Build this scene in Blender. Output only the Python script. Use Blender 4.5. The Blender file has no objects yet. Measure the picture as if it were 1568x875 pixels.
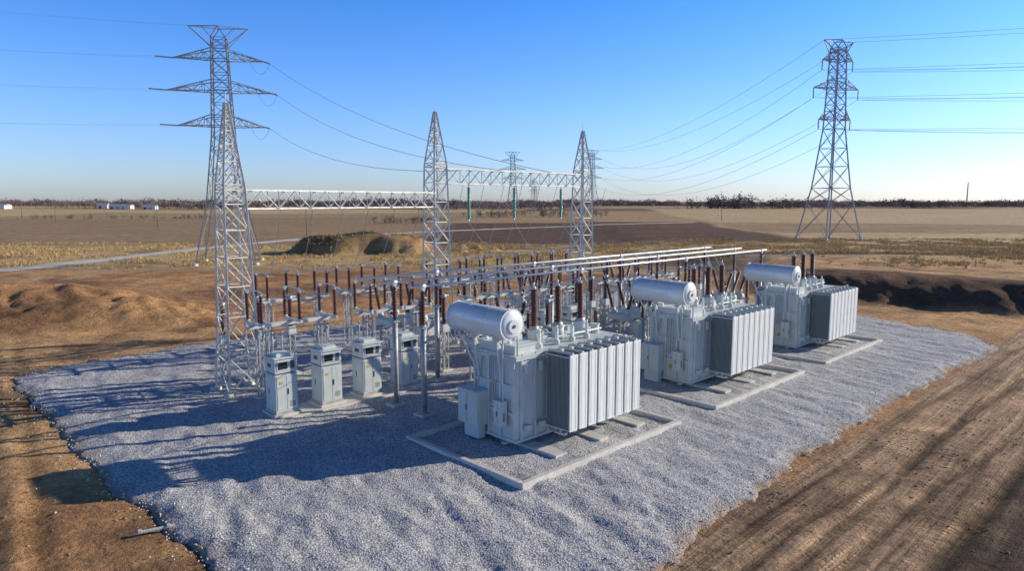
import bpy, math, random
import numpy as np
from mathutils import Vector, Matrix
random.seed(7); rng=np.random.default_rng(11)
sc=bpy.context.scene
COL=sc.collection
TH=math.radians(44); UX,UY=math.cos(TH),math.sin(TH); O0=(0.4,24.75)
def L(a,b,z=0.0): return Vector((O0[0]+a*UX-b*UY, O0[1]+a*UY+b*UX, z))
SUN_AZ=math.radians(18); SUN_EL=math.radians(20)

# ---------------------------------------------------------------- noise
def _h(xi,yi,seed):
    n=(xi.astype(np.int64)*374761393+yi.astype(np.int64)*668265263+seed*982451653)&0xffffffff
    n=((n^(n>>13))*1274126177)&0xffffffff
    n=(n^(n>>16))&0xffffffff
    return n/4294967295.0
def vn(x,y,seed=0):
    x=np.asarray(x,float);y=np.asarray(y,float)
    xi=np.floor(x);yi=np.floor(y);fx=x-xi;fy=y-yi
    fx=fx*fx*(3-2*fx);fy=fy*fy*(3-2*fy)
    a=_h(xi,yi,seed);b=_h(xi+1,yi,seed);c=_h(xi,yi+1,seed);d=_h(xi+1,yi+1,seed)
    return (a*(1-fx)+b*fx)*(1-fy)+(c*(1-fx)+d*fx)*fy
def fbm(x,y,o=4,seed=0):
    s=0;A=.5;t=0
    for i in range(o):
        s=s+A*vn(x*(2**i)+i*17.3,y*(2**i)-i*9.1,seed+i);t+=A;A*=.5
    return s/t*2-1
def ss(x,a,b):
    t=np.clip((x-a)/(b-a),0,1);return t*t*(3-2*t)
YARD=[(-9,19.2),(-13.8,23.9),(-20.1,30),(-27,37),(-30.9,41.5),(-30.1,45),(-24.2,51.2),(-10.3,64.6),(4,80),(20,81),(33.3,66),(37.6,56),(36.9,50.7),(30.6,45),(23,38.6),(12.6,28.4),(7.3,22.9),(4,19.2),(0,14),(-3,12),(-6,14)]
def sd(X,Y,P=YARD):
    X=np.asarray(X,float);Y=np.asarray(Y,float)
    d=np.full(X.shape,1e18);s=np.ones(X.shape)
    n=len(P)
    for i in range(n):
        ax,ay=P[i];bx,by=P[(i-1)%n]
        ex,ey=bx-ax,by-ay;wx,wy=X-ax,Y-ay
        t=np.clip((wx*ex+wy*ey)/(ex*ex+ey*ey),0,1)
        d=np.minimum(d,(wx-ex*t)**2+(wy-ey*t)**2)
        c1=Y>=ay;c2=Y<by;c3=ex*wy>ey*wx
        fl=(c1&c2&c3)|(~c1&~c2&~c3)
        s=np.where(fl,-s,s)
    return s*np.sqrt(d)
def mound(X,Y,cx,cy,rx,ry,rot,h,n=.35,p=1.0):
    c,s_=math.cos(rot),math.sin(rot)
    dx,dy=X-cx,Y-cy
    u=(dx*c+dy*s_)/rx;v=(-dx*s_+dy*c)/ry
    r=np.sqrt(u*u+v*v)+n*fbm(X/5,Y/5,3,31)
    return h*ss(1.15-r,0,.85*p)
def rutdepth(X,Y):
    a=(X-O0[0])*UX+(Y-O0[1])*UY;b=-(X-O0[0])*UY+(Y-O0[1])*UX
    r=0
    for k,(b0,am,ph,dp) in enumerate(((-7.6,.35,0,.07),(-9.7,.35,0,.07),(-8.9,.6,2,.06),(-11.0,.6,2,.06),(-12.2,.5,4,.10),(-14.3,.5,4,.10),(-13.2,.8,1,.06),(-16.4,.7,3,.09),(-18.6,.7,3,.09))):
        d=b-(b0+am*np.sin(a/11+ph)+.25*fbm(a/6,a*0+k,2,500+k))
        r=r-dp*np.exp(-(d/.26)**2)+dp*.55*(np.exp(-((d-.48)/.2)**2)+np.exp(-((d+.48)/.2)**2))
    return r*ss(a,-16,-8)*(1-ss(a,70,95))
def rutleft(X,Y):
    r=0
    for k,(c0,sl,dp) in enumerate(((-13.5,-.75,.08),(-15.6,-.75,.08),(-17.5,-.9,.1),(-19.8,-.9,.1),(-22.5,-.6,.08),(-25,-.6,.08))):
        d=(X-(c0+sl*(Y-19)+.4*fbm(Y/7,Y*0+k,2,600+k)))*.78
        r=r-dp*np.exp(-(d/.3)**2)+dp*.55*(np.exp(-((d-.55)/.22)**2)+np.exp(-((d+.55)/.22)**2))
    return r*(1-ss(Y,45,60))
def gh(X,Y):
    X=np.asarray(X,float);Y=np.asarray(Y,float)
    s=sd(X,Y)
    h=.14*fbm(X/5,Y/5,4,3)+.08*fbm(X/1.3,Y/1.3,3,5)
    h=h*(1-.6*ss(np.abs(Y),150,400))
    mk=ss(s,-.2,3)
    m=mound(X,Y,-54,69,24,11,-.05,2.3,.16,1.2)+mound(X,Y,-36,63,13,5,.3,.7,.25,1.1)
    m=m+ss(m,.1,.8)*(.42*np.abs(fbm(X/2.4+.3*Y,Y/8,4,9))*1.6+.25*fbm(X/1.4,Y/1.4,3,19))
    m2=mound(X,Y,-37,146,10,6,.1,4.4,.2,.8)+mound(X,Y,-27,148,10,6,-.1,4.0,.2)+mound(X,Y,-13,152,9,5,0,1.3,.4)
    m2=4.6*(1-np.exp(-m2/2.6))*1.0
    d=Y-(70-(X-35)*.7)
    bank=2.6*ss(d+2*fbm(X/8,Y/8,3,12),2,13)*(1-ss(Y,95,170)*.8)*ss(X,27,40)*(1-ss(X,150,260))
    rg=ss(d,2,6)*(1-ss(d,12,18))*ss(X,27,38)
    bank=bank+rg*.5*fbm(X/2.2,Y/4,4,77)
    far=(2.2*fbm(X/260,Y/260,3,41)+.5)*ss(Y,220,600)
    base=(h+rutdepth(X,Y)+rutleft(X,Y))*mk-.12*(1-ss(s,-.6,.9))
    return base+m+m2+bank+far
def ghs(x,y): return float(gh(np.array([x]),np.array([y]))[0])

# ---------------------------------------------------------------- materials
def newmat(name):
    m=bpy.data.materials.new(name);m.use_nodes=True
    nt=m.node_tree;nt.nodes.clear()
    o=nt.nodes.new('ShaderNodeOutputMaterial');b=nt.nodes.new('ShaderNodeBsdfPrincipled')
    nt.links.new(b.outputs[0],o.inputs[0]);return m,nt,b
def nd(nt,t,**k):
    n=nt.nodes.new(t)
    for a,v in k.items(): setattr(n,a,v)
    return n
def mth(nt,op,a,b=None,c=None):
    n=nd(nt,'ShaderNodeMath',operation=op)
    for i,v in enumerate((a,b,c)):
        if v is None: continue
        if isinstance(v,(int,float)): n.inputs[i].default_value=v
        else: nt.links.new(v,n.inputs[i])
    return n.outputs[0]
def noise(nt,vec,scale,detail=4,rough=.55):
    n=nd(nt,'ShaderNodeTexNoise');n.inputs['Scale'].default_value=scale;n.inputs['Detail'].default_value=detail;n.inputs['Roughness'].default_value=rough
    nt.links.new(vec,n.inputs['Vector']);return n.outputs['Fac']
def mixc(nt,f,a,b,mode='MIX'):
    n=nd(nt,'ShaderNodeMix',data_type='RGBA',blend_type=mode)
    if isinstance(f,(int,float)): n.inputs[0].default_value=f
    else: nt.links.new(f,n.inputs[0])
    for i,v in ((6,a),(7,b)):
        if isinstance(v,tuple): n.inputs[i].default_value=(*v[:3],1)
        else: nt.links.new(v,n.inputs[i])
    return n.outputs[2]
def rng_(nt,v,a,b,c,d):
    n=nd(nt,'ShaderNodeMapRange');nt.links.new(v,n.inputs[0])
    for i,x in enumerate((a,b,c,d)): n.inputs[i+1].default_value=x
    return n.outputs[0]
def simple(name,base,rough=.55,metal=0.0,var=.12,scale=1.5,bump=.0,bs=20,spec=.5,dirt=None):
    m,nt,b=newmat(name)
    tc=nd(nt,'ShaderNodeTexCoord')
    f=rng_(nt,noise(nt,tc.outputs['Object'],scale,5),.3,.7,0,1)
    lo=tuple(c*(1-var) for c in base);hi=tuple(min(1,c*(1+var)) for c in base)
    c=mixc(nt,f,lo,hi)
    if dirt:
        mp=nd(nt,'ShaderNodeMapping');mp.inputs['Scale'].default_value=(3,3,.4);nt.links.new(tc.outputs['Object'],mp.inputs[0])
        f2=rng_(nt,noise(nt,mp.outputs[0],2.2,6,.65),.5,.75,0,.6)
        c=mixc(nt,f2,c,dirt)
    nt.links.new(c,b.inputs['Base Color'])
    r=rng_(nt,noise(nt,tc.outputs['Object'],scale*3,3),.3,.7,rough-.08,min(1,rough+.1));nt.links.new(r,b.inputs['Roughness'])
    b.inputs['Metallic'].default_value=metal
    b.inputs['Specular IOR Level'].default_value=spec
    if bump:
        bp=nd(nt,'ShaderNodeBump');bp.inputs['Strength'].default_value=bump;bp.inputs['Distance'].default_value=.02
        nt.links.new(noise(nt,tc.outputs['Object'],bs,4),bp.inputs['Height']);nt.links.new(bp.outputs[0],b.inputs['Normal'])
    return m
M={}
M['paint']=simple('painted_steel',(.63,.67,.64),.42,0,.07,1.2,dirt=(.42,.43,.38))
M['rad']=simple('radiator_paint',(.86,.87,.83),.45,0,.04,1.0,dirt=(.66,.66,.60))
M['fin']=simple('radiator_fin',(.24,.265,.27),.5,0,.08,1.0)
M['cons']=simple('conservator_paint',(.76,.78,.77),.33,.12,.04,1.0)
M['galv']=simple('galvanised_steel',(.46,.46,.45),.5,.3,.25,2.5)
M['galvl']=simple('galvanised_lattice',(.70,.68,.62),.55,.1,.22,1.5)
M['galvt']=simple('tower_steel',(.40,.41,.41),.6,.2,.15,.8)
M['alu']=simple('aluminium_tube',(.84,.82,.78),.38,.4,.06,1.0)
M['brown']=simple('brown_porcelain',(.125,.043,.026),.3,0,.2,3.0,spec=.5)
M['glass']=simple('green_insulator_glass',(.10,.30,.22),.2,0,.15,3.0,spec=.8)
M['conc']=simple('concrete',(.68,.64,.57),.85,0,.12,2.0,.5,30,dirt=(.44,.40,.33))
M['dark']=simple('dark_panel',(.03,.035,.04),.3,0,.1,3)
M['seam']=simple('dark_seam',(.10,.11,.11),.7,0,.1,3)
M['yellow']=simple('yellow_label',(.6,.42,.05),.5,0,.1,3)
M['wirel']=simple('conductor_light',(.36,.40,.46),.45,.3,.1,1)
M['wood']=simple('weathered_wood',(.22,.17,.13),.85,0,.25,3,.4)
M['white']=simple('white_metal_siding',(.68,.68,.68),.6,0,.06,.2)
M['roof']=simple('grey_metal_roof',(.36,.37,.38),.5,0,.1,.2)
M['crown']=simple('bare_tree_crown',(.24,.185,.165),.95,0,.4,.05)  # colour lightened to stand in for distance haze on the far trees
M['bush']=simple('dry_brush',(.26,.18,.12),.95,0,.4,.05)
M['grass']=simple('dry_grass_blades',(.56,.39,.17),.9,0,.4,.4)

def mat_ground():
    m,nt,b=newmat('soil_and_fields')
    tc=nd(nt,'ShaderNodeTexCoord');P=tc.outputs['Object']
    at=nd(nt,'ShaderNodeAttribute');at.attribute_name='col'
    mk=nd(nt,'ShaderNodeAttribute');mk.attribute_name='zones'
    sp=nd(nt,'ShaderNodeSeparateColor');nt.links.new(mk.outputs['Color'],sp.inputs[0])
    track,field,dirt=sp.outputs[0],sp.outputs[1],sp.outputs[2]
    n1=rng_(nt,noise(nt,P,.35,6,.6),.3,.7,.70,1.28)
    n2=rng_(nt,noise(nt,P,3.0,7,.72),.3,.7,.62,1.34)
    n3=rng_(nt,noise(nt,P,28,3,.6),.3,.7,.78,1.22)
    f=mth(nt,'MULTIPLY',mth(nt,'MULTIPLY',n1,n2),n3)
    mp=nd(nt,'ShaderNodeMapping',vector_type='TEXTURE');mp.inputs['Rotation'].default_value=(0,0,TH);mp.inputs['Scale'].default_value=(16,.7,1);nt.links.new(P,mp.inputs[0])
    rut=noise(nt,mp.outputs[0],1.1,6,.68)
    rutc=rng_(nt,rut,.35,.65,.42,1.45)
    f=mth(nt,'MULTIPLY',f,mth(nt,'ADD',mth(nt,'MULTIPLY',mth(nt,'SUBTRACT',rutc,1.0),track),1.0))
    mr=nd(nt,'ShaderNodeMapping',vector_type='TEXTURE');mr.inputs['Rotation'].default_value=(0,0,.25);mr.inputs['Scale'].default_value=(60,1.8,1);nt.links.new(P,mr.inputs[0])
    rows=rng_(nt,noise(nt,mr.outputs[0],1.0,5,.75),.3,.7,.5,1.5)
    f=mth(nt,'MULTIPLY',f,mth(nt,'ADD',mth(nt,'MULTIPLY',mth(nt,'SUBTRACT',rows,1.0),field),1.0))
    cv=nd(nt,'ShaderNodeCombineColor')
    for i in range(3): nt.links.new(f,cv.inputs[i])
    c=mixc(nt,1.0,at.outputs['Color'],cv.outputs[0],'MULTIPLY')
    nt.links.new(c,b.inputs['Base Color']);b.inputs['Roughness'].default_value=.95;b.inputs['Specular IOR Level'].default_value=.15
    mt=nd(nt,'ShaderNodeMapping',vector_type='TEXTURE');mt.inputs['Rotation'].default_value=(0,0,TH);nt.links.new(P,mt.inputs[0])
    wv=nd(nt,'ShaderNodeTexWave',bands_direction='X');wv.inputs['Scale'].default_value=1.15;wv.inputs['Distortion'].default_value=3.0;wv.inputs['Detail'].default_value=3;nt.links.new(mt.outputs[0],wv.inputs['Vector'])
    tr=mth(nt,'MULTIPLY',wv.outputs['Fac'],rng_(nt,rut,.555,.60,0,.26))
    hgt=mth(nt,'MULTIPLY',mth(nt,'ADD',mth(nt,'MULTIPLY',rut,2.2),tr),track)
    hgt=mth(nt,'ADD',hgt,mth(nt,'MULTIPLY',noise(nt,P,1.2,7,.68),1.5))
    hgt=mth(nt,'ADD',hgt,mth(nt,'MULTIPLY',noise(nt,P,7,5,.7),.5))
    bp=nd(nt,'ShaderNodeBump');bp.inputs['Strength'].default_value=.9;bp.inputs['Distance'].default_value=.22
    nt.links.new(hgt,bp.inputs['Height']);nt.links.new(bp.outputs[0],b.inputs['Normal'])
    return m
def mat_gravel():
    m,nt,b=newmat('crushed_stone')
    tc=nd(nt,'ShaderNodeTexCoord');P=tc.outputs['Object']
    def vor(s):
        v=nd(nt,'ShaderNodeTexVoronoi');v.inputs['Scale'].default_value=s;v.inputs['Randomness'].default_value=1
        nt.links.new(P,v.inputs['Vector']);return v
    v1=vor(13);v2=vor(28)
    s1=nd(nt,'ShaderNodeSeparateColor');nt.links.new(v1.outputs['Color'],s1.inputs[0])
    s2=nd(nt,'ShaderNodeSeparateColor');nt.links.new(v2.outputs['Color'],s2.inputs[0])
    g=mth(nt,'ADD',mth(nt,'MULTIPLY',s1.outputs[0],.6),mth(nt,'MULTIPLY',s2.outputs[1],.4))
    c=mixc(nt,g,(.42,.42,.44),(.95,.94,.92))
    c=mixc(nt,rng_(nt,s1.outputs[2],.88,.95,0,.4),c,(.70,.61,.49))
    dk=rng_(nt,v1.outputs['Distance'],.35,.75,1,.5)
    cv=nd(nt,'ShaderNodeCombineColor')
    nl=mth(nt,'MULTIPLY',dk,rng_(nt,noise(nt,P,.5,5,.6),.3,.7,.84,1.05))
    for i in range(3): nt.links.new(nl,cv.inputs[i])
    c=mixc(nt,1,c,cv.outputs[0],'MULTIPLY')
    at=nd(nt,'ShaderNodeAttribute');at.attribute_name='soil'
    c=mixc(nt,at.outputs['Fac'],c,(.38,.24,.13))
    nt.links.new(c,b.inputs['Base Color']);b.inputs['Roughness'].default_value=.9;b.inputs['Specular IOR Level'].default_value=.2
    h=mth(nt,'ADD',mth(nt,'MULTIPLY',v1.outputs['Distance'],-1.0),mth(nt,'MULTIPLY',v2.outputs['Distance'],-.4))
    h=mth(nt,'ADD',h,mth(nt,'MULTIPLY',s1.outputs[1],.3))
    bp=nd(nt,'ShaderNodeBump');bp.inputs['Strength'].default_value=.65;bp.inputs['Distance'].default_value=.035
    nt.links.new(h,bp.inputs['Height']);nt.links.new(bp.outputs[0],b.inputs['Normal'])
    return m
MG=mat_ground();MGR=mat_gravel()
M['road']=simple('road_surface',(.62,.57,.50),.9,0,.12,.3,.3,8)

# ---------------------------------------------------------------- mesh helpers
def np_mesh(name,V,F,mats,smooth=False,attrs=None,link=True):
    me=bpy.data.meshes.new(name)
    V=np.asarray(V,np.float32);F=np.asarray(F,np.int32);k=F.shape[1]
    me.vertices.add(len(V));me.vertices.foreach_set('co',V.ravel())
    me.loops.add(F.size);me.loops.foreach_set('vertex_index',F.ravel())
    me.polygons.add(len(F));me.polygons.foreach_set('loop_start',np.arange(0,F.size,k,dtype=np.int32))
    me.polygons.foreach_set('use_smooth',np.full(len(F),smooth))
    me.update(calc_edges=True)
    for m in mats: me.materials.append(m)
    if attrs:
        for n,(ty,data) in attrs.items():
            a=me.attributes.new(n,ty,'POINT')
            if ty=='FLOAT': a.data.foreach_set('value',data.astype(np.float32).ravel())
            else: a.data.foreach_set('color',data.astype(np.float32).ravel())
    o=bpy.data.objects.new(name,me)
    if link: COL.objects.link(o)
    return o
def gridF(nx,ny):
    i=np.arange(nx*ny).reshape(ny,nx)
    return np.stack([i[:-1,:-1],i[:-1,1:],i[1:,1:],i[1:,:-1]],-1).reshape(-1,4)
class MB:
    def __init__(s): s.v=[];s.f=[];s.mi=[];s.sm=[];s.ms=[]
    def m(s,k):
        if k not in s.ms: s.ms.append(k)
        return s.ms.index(k)
    def add(s,vs,fs,k,smooth=False):
        o=len(s.v);s.v+=[tuple(v) for v in vs];i=s.m(k)
        for f in fs: s.f.append(tuple(o+j for j in f));s.mi.append(i);s.sm.append(smooth)
    def box(s,x0,x1,y0,y1,z0,z1,k):
        vs=[(x0,y0,z0),(x1,y0,z0),(x1,y1,z0),(x0,y1,z0),(x0,y0,z1),(x1,y0,z1),(x1,y1,z1),(x0,y1,z1)]
        s.add(vs,[(3,2,1,0),(4,5,6,7),(0,1,5,4),(1,2,6,5),(2,3,7,6),(3,0,4,7)],k)
    def frame(s,p,q):
        d=(q-p);l=d.length;d=d/l
        up=Vector((0,0,1)) if abs(d.z)<.95 else Vector((1,0,0))
        a=d.cross(up).normalized();b=a.cross(d).normalized();return a,b
    def beam(s,p,q,t,k,t2=None):
        p=Vector(p);q=Vector(q);a,b=s.frame(p,q);t2=t2 or t
        vs=[]
        for c in (p,q):
            for i,j in ((-1,-1),(1,-1),(1,1),(-1,1)): vs.append(c+a*(i*t/2)+b*(j*t2/2))
        s.add(vs,[(3,2,1,0),(4,5,6,7),(0,1,5,4),(1,2,6,5),(2,3,7,6),(3,0,4,7)],k)
    def angle(s,p,q,t,k):
        p=Vector(p);q=Vector(q);a,b=s.frame(p,q);th=t*.16
        prof=[(0,0),(t,0),(t,th),(th,th),(th,t),(0,t)]
        vs=[c+a*(x-t/3)+b*(y-t/3) for c in (p,q) for x,y in prof]
        fs=[(i,(i+1)%6,6+(i+1)%6,6+i) for i in range(6)]+[(5,4,3,2,1,0),(6,7,8,9,10,11)]
        s.add(vs,fs,k)
    def lathe(s,p,q,prof,k,n=12):
        p=Vector(p);q=Vector(q);a,b=s.frame(p,q);d=q-p
        vs=[]
        for t,r in prof:
            c=p+d*t
            for i in range(n):
                w=2*math.pi*i/n;vs.append(c+a*(math.cos(w)*r)+b*(math.sin(w)*r))
        fs=[];m=len(prof)
        for j in range(m-1):
            for i in range(n): fs.append((j*n+i,j*n+(i+1)%n,(j+1)*n+(i+1)%n,(j+1)*n+i))
        s.add(vs,fs,k,True)
        o=len(s.v)-len(vs)
        for base,rev in ((0,True),((m-1)*n,False)):
            f=[o+base+i for i in range(n)]
            s.f.append(tuple(f[::-1] if rev else f));s.mi.append(s.m(k));s.sm.append(False)
    def cyl(s,p,q,r,k,n=12,r2=None): s.lathe(p,q,[(0,r),(1,r if r2 is None else r2)],k,n)
    def insul(s,p,q,r,k='brown',n=10,sheds=None):
        p=Vector(p);q=Vector(q);l=(q-p).length;c=sheds or max(5,int(l/.13))
        pr=[(0,r*.6)]
        for i in range(c):
            t=(i+.5)/c;e=.5/c
            pr+=[(t-e*.7,r*.6),(t-e*.1,r),(t+e*.25,r*.95),(t+e*.5,r*.6)]
        pr.append((1,r*.55));s.lathe(p,q,pr,k,n)
    def post(s,x,y,z0,z1,r,k='brown'):
        s.cyl((x,y,z0),(x,y,z0+.1),r*1.05,'galv',10)
        s.insul((x,y,z0+.1),(x,y,z1-.1),r,k)
        s.cyl((x,y,z1-.1),(x,y,z1),r*.65,'galv',10)
    def mesh(s,name,mats=None):
        me=bpy.data.meshes.new(name);me.from_pydata(s.v,[],s.f)
        for k in s.ms: me.materials.append(M[k])
        me.polygons.foreach_set('material_index',s.mi);me.polygons.foreach_set('use_smooth',s.sm);me.update();return me
def put(name,me,loc=(0,0,0),rz=0,sc_=1,bevel=0):
    o=bpy.data.objects.new(name,me);COL.objects.link(o);o.location=loc;o.rotation_euler=(0,0,rz);o.scale=(sc_,)*3
    if bevel:
        b=o.modifiers.new('bevel','BEVEL');b.width=bevel;b.segments=1;b.limit_method='ANGLE';b.angle_limit=math.radians(60)
    return o

# ---------------------------------------------------------------- ground
A=22.0;KX=math.asinh(8000/A);nx=1250
xs=A*np.sinh(np.linspace(-KX,KX,nx))+1
y0=math.asinh(-60/A);y1=math.asinh(9000/A);ny=1100
ys=27+A*np.sinh(np.linspace(y0,y1,ny))
X,Y=np.meshgrid(xs,ys);X=X.ravel();Y=Y.ravel();Z=gh(X,Y)
S=sd(X,Y);a_=(X-O0[0])*UX+(Y-O0[1])*UY;b_=-(X-O0[0])*UY+(Y-O0[1])*UX
def lerp(c,d,t): return c+(np.array(d)-c)*t[:,None]
N1=fbm(X/40,Y/40,4,101);N2=fbm(X/9,Y/9,4,102);N3=fbm(X/2.5,Y/2.5,3,103)
C=np.tile(np.array([.46,.31,.165]),(len(X),1))
cell=vn(np.floor(X/330+.2*fbm(X/500,Y/500,2,5)),np.floor((Y+.25*X)/180),55)
C=lerp(C,(.23,.15,.09),ss(cell,.38,.42)*ss(Y,200,260)*(1-ss(cell,.64,.66)));C=lerp(C,(.60,.43,.22),ss(cell,.68,.72)*ss(Y,200,260))
C=lerp(C,(.40,.31,.16),ss(cell,.86,.88)*ss(Y,300,360))
C=lerp(C,(.38,.25,.14),(1-ss(X,-40,-25))*ss(Y,165,180)*(1-ss(Y,420,430))*.9)
wv=8*fbm(X/60,Y/60,3,61)
C=lerp(C,(.16,.098,.06),ss(X,-32,-26)*(1-ss(X+wv-.12*Y,52,58))*ss(Y+wv,172,182)*(1-ss(Y+wv,330,345)))
C=lerp(C,(.62,.44,.235),ss(X+wv-.12*Y,56,62)*ss(Y,150,165)*(1-ss(Y,800,820))*.9)
C=lerp(C,(.36,.24,.13),ss(X+wv-.12*Y,56,62)*ss(Y+.1*X,236,242)*(1-ss(Y+.1*X,330,340))*.8)
gm=ss(Y+wv*.6,112,122)*(1-ss(Y+wv*.4,160,172))
C=lerp(C,(.62,.43,.19),gm*.85);C=lerp(C,(.24,.16,.08),gm*ss(N2,.05,.4)*.7)
C=lerp(C,(.60,.42,.19),ss(X,40,60)*ss(Y,84,92)*(1-ss(Y,150,160))*.8)
C=lerp(C,(.10,.065,.045),ss(X,-5,40)*ss(Y+.12*X+3*N2,116,119)*(1-ss(Y+.12*X+3*N2,124,129))*.9)
dz=(1-ss(Y+wv*.5+.25*np.maximum(X-25,0),104,114))*ss(X+4*N2,-95,-85)*(1-ss(X+.2*Y,105,110))
dc=np.tile(np.array([.60,.33,.145]),(len(X),1));dc=lerp(dc,(.37,.20,.095),ss(N2,-.15,.35));dc=lerp(dc,(.68,.43,.21),ss(N1,.0,.4)*.6)
dc=lerp(dc,(.18,.105,.06),ss(N3+N2*.5,.2,.55)*.65)
C=C+(dc-C)*dz[:,None]
hr=(1-ss(b_,-7,-6))*ss(a_,-14,-6)
C=lerp(C,(.58,.39,.24),hr*.85);C=lerp(C,(.27,.17,.10),hr*ss(N2+.5*N3,.05,.45)*.6)
dk=hr*(1-ss(b_+1.0*N3+.9*N2,-13.2,-11.4))*(1-ss(a_,14,27))
dk=np.maximum(dk,hr*(1-ss(b_+1.2*N3+1.5*N2,-18,-16))*(1-ss(a_,44,60))*.8)
C=lerp(C,(.085,.058,.042),dk*.92)
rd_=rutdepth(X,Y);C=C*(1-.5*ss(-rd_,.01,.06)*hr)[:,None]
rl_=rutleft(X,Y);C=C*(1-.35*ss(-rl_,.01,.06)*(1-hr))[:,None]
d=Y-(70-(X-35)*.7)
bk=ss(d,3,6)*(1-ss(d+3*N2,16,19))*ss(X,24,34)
C=lerp(C,(.13,.072,.045),bk*.9)  # bank face: backlit shade painted into the colour, on top of dark soil
C=lerp(C,(.11,.07,.048),mound(X,Y,-38,146,12,8.5,.1,1,.15)*.95);C=lerp(C,(.46,.25,.12),mound(X,Y,-20,148,11,7,0,1,.25)*.8)  # mound: shaded left side painted dark, sunlit right side painted golden
trk=hr*(1-dk*.3)+ss(S,1,3)*(1-ss(S,10,14))*.3*(1-hr)
field=ss(Y,150,190)*(1-dz)
Zn=np.stack([np.clip(trk,0,1),field,dz,np.ones_like(dz)],1)
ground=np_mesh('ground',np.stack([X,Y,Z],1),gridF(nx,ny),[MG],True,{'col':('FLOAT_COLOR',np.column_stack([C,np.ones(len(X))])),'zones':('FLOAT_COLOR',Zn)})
# ---------------------------------------------------------------- gravel yard
gx=np.arange(-34,40,.125);gy=np.arange(9,84,.125)
X,Y=np.meshgrid(gx,gy);sh=X.shape;X=X.ravel();Y=Y.ravel()
X=X+rng.uniform(-.03,.03,X.shape);Y=Y+rng.uniform(-.03,.03,Y.shape)
S=sd(X,Y)+.6*fbm(X/2.2,Y/2.2,3,201)+.25*fbm(X/.5,Y/.5,2,202)
def gravz(X,Y): return .07*fbm(X/4,Y/4,2,204)+(.08+.07*(1-ss(Y,23,29)))*fbm(X/.9+.5*Y,Y/1.7,3,203)
h=.02+.10*ss(-S,0,1.2)+gravz(X,Y)*ss(-S,0,1)+rng.normal(0,.010,X.shape)
h=np.where(S>0,-.10-.25*S,h)
h=np.where(S>-.15,np.minimum(h,.0-.25*S),h)
soil=ss(S+.35*fbm(X/.9,Y/.9,3,206),-.7,.2)*.8
F=gridF(sh[1],sh[0]);keep=(S[F]<.8).all(1);F=F[keep]
u,inv=np.unique(F,return_inverse=True);F=inv.reshape(F.shape)
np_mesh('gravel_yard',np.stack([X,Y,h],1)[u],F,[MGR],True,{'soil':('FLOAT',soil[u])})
def stones(name,n,px,py,pz,smin,smax,mat):
    t=(1+5**.5)/2
    V=np.array([(-1,t,0),(1,t,0),(-1,-t,0),(1,-t,0),(0,-1,t),(0,1,t),(0,-1,-t),(0,1,-t),(t,0,-1),(t,0,1),(-t,0,-1),(-t,0,1)],float)/1.9
    F=np.array([(0,11,5),(0,5,1),(0,1,7),(0,7,10),(0,10,11),(1,5,9),(5,11,4),(11,10,2),(10,7,6),(7,1,8),(3,9,4),(3,4,2),(3,2,6),(3,6,8),(3,8,9),(4,9,5),(2,4,11),(6,2,10),(8,6,7),(9,8,1)])
    s=rng.uniform(smin,smax,n)[:,None,None]*rng.uniform(.6,1.2,(n,1,3))
    VV=V[None]*s+rng.normal(0,.12,(n,12,3))*s
    VV[:,:,0]+=px[:,None];VV[:,:,1]+=py[:,None];VV[:,:,2]+=pz[:,None]
    FF=F[None]+(np.arange(n)*12)[:,None,None]
    return np_mesh(name,VV.reshape(-1,3),FF.reshape(-1,3),[mat],False)
M['stone']=simple('loose_stone',(.60,.60,.59),.9,0,.4,6)
n=46000;px=rng.uniform(-32,38,n);py=rng.uniform(15,60,n);s_=sd(px,py);pr=np.where(s_<0,np.clip((32-py)/20,0,1)*.8+.9*np.exp(s_/.8),np.exp(-s_/.5)*.9)
k=rng.uniform(0,1,n)<pr;px=px[k];py=py[k];s_=s_[k]
stones('loose_gravel_stones',len(px),px,py,np.where(s_<-.8,.11+gravz(px,py),.05),.02,.042,M['stone'])
n=9000;px=rng.uniform(-45,50,n);py=rng.uniform(15,65,n);s_=sd(px,py);k=(s_>.5)&(fbm(px/3,py/3,3,333)>.05);px=px[k];py=py[k]
M['clod']=simple('soil_clod',(.38,.235,.13),.95,0,.35,3)
stones('soil_clods',len(px),px,py,gh(px,py)+.005,.015,.065,M['clod'])

# ---------------------------------------------------------------- kerbs
def kerb():
    b=MB();w=.26
    for (x0,x1,y0,y1) in ((0,11,0,w),(0,11,7.6-w,7.6),(0,w,w,7.6-w),(11-w,11,w,7.6-w)): b.box(x0,x1,y0,y1,-.2,.32,'conc')
    return b.mesh('kerb')
km=kerb()
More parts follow.
